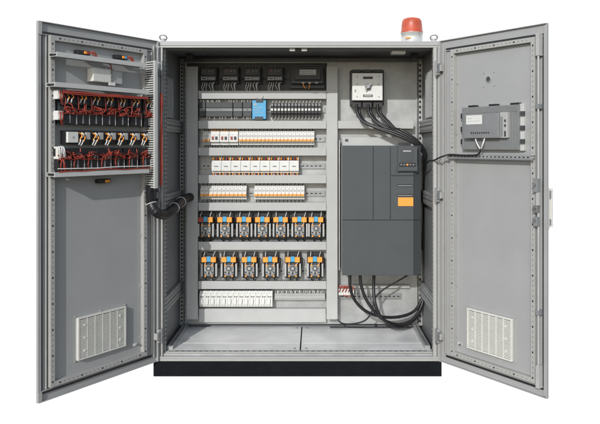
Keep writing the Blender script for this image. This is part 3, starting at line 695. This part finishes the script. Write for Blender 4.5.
# ------------------------------------------------------------------ operator panel on the right door
xa, _ = dat(1, 459.5, 128, .05); xb, _ = dat(1, 516.5, 128, .05); zz0, zz1 = 1.288, 1.515
r = empty('operator_panel', dworld(1, (xa+xb)/2, 0, (zz0+zz1)/2), 'grey rear of an operator panel with black clamps in the right door', 'operator panel', None, RR)
w2 = (xb-xa)/2; h2 = (zz1-zz0)/2
b = MB(); b.box(-w2, w2, -.03, -.0005, -h2, h2, 'frame'); b.box(w2-.006, w2+.022, -.020, -.0005, -h2-.004, h2+.004, 'ductl')
k = -w2+.008
while k < w2-.01: b.box(k, k+.0035, -.034, -.03, h2-.034, h2-.006, 'mgrey'); k += .0085
for xx in (-w2+.006, w2-.07, w2-.055, w2-.04, w2-.025): b.box(xx, xx+.006, -.033, -.03, -h2+.01, h2-.038, 'mgrey')
b.build('frame', r, bev=.0015)
MB().box(-w2+.04, w2-.10, -.062, -.03, -h2+.06, h2-.040, 'mgrey').box(w2-.10, w2-.055, -.052, -.03, -h2+.06, h2-.036, 'lgrey').build('rear_housing', r, bev=.003)
MB().box(-w2+.058, -w2+.165, -.0635, -.0622, .02, .068, 'white').box(-w2+.066, -w2+.10, -.064, -.0635, .05, .053, 'lgrey').box(-w2+.066, -w2+.15, -.064, -.0635, .036, .038, 'lgrey').build('rating_label', r)
b = MB()
for k in range(9): b.box(-w2+.09+k*.014, -w2+.097+k*.014, -.0626, -.062, -.030, -.021, 'hole')
b.build('vent_slot', r)
b = MB(); b.box(w2-.092, w2-.083, -.056, -.052, -.045, .055, 'mgrey')
for zz in (.028, .004): b.box(w2-.072, w2-.062, -.055, -.052, zz, zz+.012, 'dgrey')
b.box(w2-.072, w2-.062, -.055, -.052, -.045, -.018, 'dgrey'); b.build('port', r)
for t in (-.78, -.03, .70): MB().box(t*w2, t*w2+.05, -.028, -.002, h2, h2+.010, 'black').build('clamp', r, bev=.001)
for t in (-.60, .03, .62):
    MB().box(w2+.008, w2+.030, -.032, -.0205, -t*h2-.011, -t*h2+.011, 'dgrey').build('clamp', r, bev=.001)
    MB().box(-w2-.012, -w2-.0005, -.028, -.002, -t*h2-.014, -t*h2+.014, 'black').build('clamp', r, bev=.001)
xc = -w2+.115
wires(r, [[(xc, -.055, -h2+.055), (xc+.02, -.066, -h2+.03), (xc+.038, -.06, -h2+.004)], [(xc+.06, -.055, -h2+.058), (xc+.056, -.066, -h2+.03), (xc+.042, -.06, -h2+.004)]], 'white', .004)
cxw = dworld(1, (xa+xb)/2+xc+.04, .06, zz0+.006)
def dw(px, py, d): x_, z_ = dat(1, px, py, d); return dworld(1, x_, d, z_)
b = MB(); b.tube([cxw, dw(479.5, 152.5, .062), dw(476, 155, .06), dw(462, 155.3, .058), dw(450, 154.6, .056), dw(441, 157, .075), P(434, 160.3, -.01), P(429, 161, .12), P(424, 166, .3)], .0048, 'rubber', n=8, sub=8)
tag(b.build('panel_cable'), 'thin black cable running from the operator panel into the cabinet', 'cable')
b = MB(); b.tube([dw(441, 158.5, .07), P(437.5, 162.2, -.02), P(432, 162.6, .08), P(429.5, 160.5, .16)], .0022, 'lgrey', n=6, sub=6)
tag(b.build('earth_lead'), 'thin grey lead sagging beside the right door hinge edge', 'cable')

# ------------------------------------------------------------------ left door electrics
def dl(px, py, d): x_, z_ = dat(-1, px, py, d); return x_, z_
def rowx(px, d=.05): return dat(-1, px, 100, d)[0]
G1 = 'black relays in the upper door row'
def make_door_relay(loc, label, group, hang):
    r = empty('door_relay', loc, label, 'relay', group, RL)
    b = MB(); b.box(-.040, .040, -.020, -.0005, -.078, .03 if hang else .080, 'dgrey')
    if hang: b.box(-.040, .040, -.040, -.02, -.010, .028, 'black')
    else: b.box(-.040, .040, -.055, -.02, .016, .080, 'black'); b.box(-.040, .040, -.024, -.02, -.012, .016, 'dgrey')
    b.build('socket', r, bev=.001)
    for x in (-.021, .019): MB().box(x-.0145, x+.0145, -.058, -.0205, -.078, -.014, 'black').build('relay_block', r, bev=.0015)
    b = MB(); b.box(-.0045, .0025, -.0590, -.0205, -.074, -.018, 'mgrey'); b.box(.035, .0385, -.0595, -.0205, -.078, -.012, 'lgrey'); b.build('metal_divider', r)
    if not hang: wires(r, [[(-.014, -.055, .066), (-.010, -.066, .052), (-.020, -.062, .036)], [(.010, -.055, .068), (.012, -.066, .055), (.004, -.062, .038)]], 'orange', .0028)
    wires(r, ([] if hang else [[(-.017, -.064, .046), (-.022, -.066, .034), (-.020, -.058, .026)], [(.006, -.064, .046), (.002, -.066, .034), (.006, -.058, .024)]])+[[(.006, -.06, -.002), (.016, -.066, -.012), (.012, -.058, -.024)]], 'white', .0032)
    P_ = [[(-.034, -.056, .068), (-.035, -.068, .04), (-.033, -.066, .0), (-.026, -.062, -.012)],
          [(-.040, -.060, -.006), (-.01, -.068, -.002), (.02, -.066, -.010), (.041, -.060, -.006)],
          [(-.040, -.060, -.028), (0, -.066, -.024), (.041, -.060, -.028)],
          [(-.028, -.062, -.008), (-.018, -.068, -.018), (-.026, -.062, -.026)], [(-.02, -.062, -.004), (-.008, -.07, -.012), (-.012, -.062, -.026)]]
    if hang: P_ = [P_[1], P_[2], P_[3], P_[4]]+[[(-.018, -.062, -.02), (-.033, -.076, -.040), (-.033, -.076, -.060), (-.022, -.066, -.080)]]
    P_ += [[(U(-.035, .03), -.06, U(-.02, .03)), (U(-.04, .04), -.074, U(-.03, .02)), (U(-.04, .04), -.076, U(-.03, .01)), (U(-.035, .035), -.06, U(-.03, .01))] for _ in range(4)]
    wires(r, P_, 'red', .0026)
    wires(r, [[(U(-.035, .03), -.06, U(-.02, .0)), (U(-.03, .03), -.076, U(-.02, .01)), (U(-.035, .035), -.062, U(-.03, .0))] for _ in range(2)], 'black', .003)
    return r
n = 7; first = None
for i in range(n):
    px = 69+i*13.2; lab = 'black relay pair with red wires, '+nth(i, n)+', upper row, left door'
    loc = dworld(-1, rowx(px), .001, 1.492)
    make_door_relay(loc, lab, G1, False)
first = None
for i in range(n):
    px = 63.5+i*13.5; lab = 'black relay pair with hanging red wires, '+nth(i, n)+', lower row, left door'
    loc = dworld(-1, rowx(px), .001, 1.268)
    make_door_relay(loc, lab, 'black relays in the lower door row', True)
# the lower row carries no upper connectors: its labels and middle rail
for i, (za, zb_, nm) in enumerate(((1.535, 1.575, 'upper'), (1.435, 1.475, 'lower'))):
    x_ = rowx(59.3)
    r = empty('end_block', dworld(-1, x_, .001, (za+zb_)/2), nm+' small white end block at the left end of the door relays', 'terminal block', 'white end blocks on the left door', RL)
    b = MB(); b.box(-.016, .016, -.06, -.001, -.022, .022, 'white'); b.box(-.012, .012, -.064, -.06, -.018, .004, 'cream'); b.build('housing', r, bev=.002)
    wires(r, [[(-.004, -.06, .018), (-.010, -.076, .0), (-.004, -.072, -.03), (.006, -.066, -.05)], [(.008, -.06, .02), (.004, -.075, .0), (.002, -.07, -.03)]], 'red', .003)
x_ = rowx(59.3); r = empty('end_block', dworld(-1, x_, .001, 1.275), 'cream end block with looped white wires, left of the lowest door relays', 'terminal block', None, RL)
MB().box(-.014, .014, -.06, -.001, -.03, .03, 'cream').build('housing', r, bev=.002)
wires(r, [[(-.01+k*.007, -.06, .03), (-.016+k*.008, -.078, .02), (-.012+k*.008, -.076, -.015), (-.004+k*.006, -.066, -.03)] for k in range(4)], 'white', .0034)
wires(r, [[(.0, -.066, -.02), (.002, -.078, -.05), (.006, -.076, -.07), (.02, -.068, -.09)], [(.008, -.066, -.02), (.012, -.075, -.05), (.02, -.075, -.07), (.03, -.066, -.088)]], 'red', .0032)
# middle row
x_, z_ = dl(72.5, 137.2, .05)
r = empty('door_contactor', dworld(-1, x_, .001, z_), 'white square-faced block starting the middle row on the left door', 'contactor', None, RL)
MB().box(-.034, .040, -.04, -.001, -.034, .034, 'black').build('base', r, bev=.001); MB().box(-.030, .028, -.056, -.0402, -.026, .026, 'white').box(-.006, .006, -.0572, -.056, -.006, .006, 'lgrey').build('cover', r, bev=.002)
first = None
for i, px in enumerate((84.5, 97.8, 110.5, 122.8, 134.8, 146)):
    lab = 'small black contactor with orange wires, '+nth(i, 6)+' of the middle door row'
    x_ = rowx(px); loc = dworld(-1, x_, .001, 1.350)
    if first is None:
        r = first = empty('small_contactor', loc, lab, 'contactor', 'small contactors in the middle door row', RL)
        MB().box(-.040, .036, -.042, -.001, -.034, .036, 'black').build('housing', r, bev=.0015)
        MB().box(.006, .030, -.056, -.0422, -.010, .026, 'lgrey').build('grey_block', r, bev=.0015)
        wires(r, [[(-.024, -.042, .022), (-.022, -.058, .012), (-.030, -.056, -.012)], [(-.006, -.042, .012), (-.004, -.058, .002), (-.012, -.056, -.018)]], 'orange', .003)
        wires(r, [[(-.029, -.055, -.008), (-.033, -.058, -.02), (-.036, -.05, -.034)], [(-.012, -.055, -.014), (-.016, -.058, -.026), (-.022, -.05, -.038)], [(-.018, -.05, .024), (-.012, -.058, .014), (-.012, -.05, .002)]], 'white', .0035)
    else: dup(first, loc, lab, RL)
# white junction box, clips
xa, _ = dl(93, 75, .05); xb, _ = dl(112, 75, .05); xc2, _ = dl(122.5, 75, .045)
r = empty('junction_box', dworld(-1, xa, .001, 1.635), 'pale crumpled-looking junction box between the two upper ducts of the left door', 'junction box', None, RL)
MB().box(0, xb-xa-.006, -.052, -.001, 0, .068, 'cream').build('box', r, bev=.003)
MB().box(xb-xa+.002, xc2-xa, -.044, -.001, -.002, .066, 'lgrey').build('side_box', r, bev=.003)
b = MB()
for k in range(3): b.box(xb-xa-.012, xb-xa-.002, -.056, -.0522, .008+k*.022, .020+k*.022, 'mgrey')
b.box(xb-xa-.02, xb-xa+.02, -.052, -.045, -.014, .004, 'white'); b.build('clip', r, bev=.001)
wires(r, [[(xb-xa, -.045, .066), (xb-xa-.006, -.05, .09), (xb-xa-.03, -.05, .105)]], 'red', .003)
for (px, py, lab, col) in ((86, 52.5, 'dark clip with red plug above the top duct, nearer the door edge', 'red'), (124, 57.2, 'dark clip with orange and blue plugs above the top duct, nearer the hinge', 'blue'), (107, 181, 'dark clip with orange tips hanging under the lowest duct of the left door', 'orange')):
    x_, z_ = dl(px, py, .04); r = empty('wire_clip', dworld(-1, x_, .001, z_), lab, 'clip', 'dark wire clips on the left door', RL)
    MB().box(-.045, .028, -.036, -.0, -.011, .011, 'black').build('body', r, bev=.003)
    b = MB(); b.box(-.010, .004, -.042, -.0362, -.007, .006, 'orange'); b.box(.006, .018, -.042, -.0362, -.007, .006, col); b.build('plug', r, bev=.001)
    if col != 'orange' : wires(r, [[(.02, -.035, 0), (.045, -.042, .004), (.062, -.04, -.01), (.066, -.04, -.022)], [(.02, -.035, .004), (.04, -.042, .0), (.058, -.04, -.02)]], 'red', .004)
# red wires running inside the second duct mouth and the red bundle beside the comb duct
b = MB()
for k in range(4):
    pts = []
    for t in range(9):
        x_ = rowx(62+t*10.6, .08); pts.append(dworld(-1, x_, .086+k*.003+U(-.002, .002), 1.571-k*.004+U(-.003, .003)))
    b.tube(pts, .0028, 'red', n=6, sub=4)
tag(b.build('red_wire_run'), 'bundle of red wires running under the second duct of the left door', 'wire bundle', None)
b = MB()
for k in range(4):
    pts = []
    for t in range(10):
        z_ = 1.60-t*.057; x_ = -.050+(k % 2)*.006+U(-.0025, .0025)
        pts.append(dworld(-1, x_, .078+(k//2)*.007+U(-.003, .003), z_))
    b.tube(pts, .0032, 'red', n=6, sub=4)
tag(b.build('red_cable_bundle'), 'vertical bundle of red wires beside the left door hinge', 'wire bundle', None)
b = MB(); b.tube([dworld(-1, rowx(57+t*13.3, .08), .088, 1.197+U(-.004, .004)) for t in range(8)], .003, 'white', n=6, sub=4); b.tube([dworld(-1, rowx(57+t*13.3, .08), .092, 1.188+U(-.004, .002)) for t in range(8)], .003, 'red', n=6, sub=4)
tag(b.build('white_wire_run'), 'white and red wires running along the lowest duct of the left door', 'wire bundle')

# ------------------------------------------------------------------ corrugated hose between left door and cabinet
def dwl(px, py, d): x_, z_ = dat(-1, px, py, d); return dworld(-1, x_, d, z_)
hose = empty('corrugated_hose', dwl(151, 187, .05), 'thick black corrugated hose looping from the left door into the cabinet', 'hose')
base = Vector(hose.location)
hp = [dwl(151, 185, .045), dwl(150.5, 195, .045), dwl(151.5, 204, .055), P(156, 212, -.13), P(164, 214.6, -.02), P(171, 211, .08), P(177.5, 204.5, .2), P(184, 199.5, .38), P(190, 197, .47)]
b = MB(); b.tube([Vector(p)-base for p in hp], .0275, 'rubber', n=14, sub=16, rib=.07); b.build('hose', hose)
def tie(c, d_, R=.030):
    b = MB(); c = Vector(c)-base; d_ = Vector(d_).normalized(); q = d_.to_track_quat('Z', 'Y'); pts = [c+q @ Vector((R*math.cos(a), R*math.sin(a), 0)) for a in [k*math.pi/6 for k in range(13)]]
    b.tube(pts, .0026, 'white', n=6, sub=2); b.tube([pts[9], pts[9]+Vector((-.01, -.012, .014)), pts[9]+Vector((-.02, -.012, .03))], .002, 'white', n=5); b.build('cable_tie', hose)
tie(hp[2], Vector(hp[3])-Vector(hp[1])); tie((Vector(hp[5])+Vector(hp[6]))/2, Vector(hp[6])-Vector(hp[5])); tie((Vector(hp[6])+Vector(hp[7]))/2, Vector(hp[7])-Vector(hp[6]))
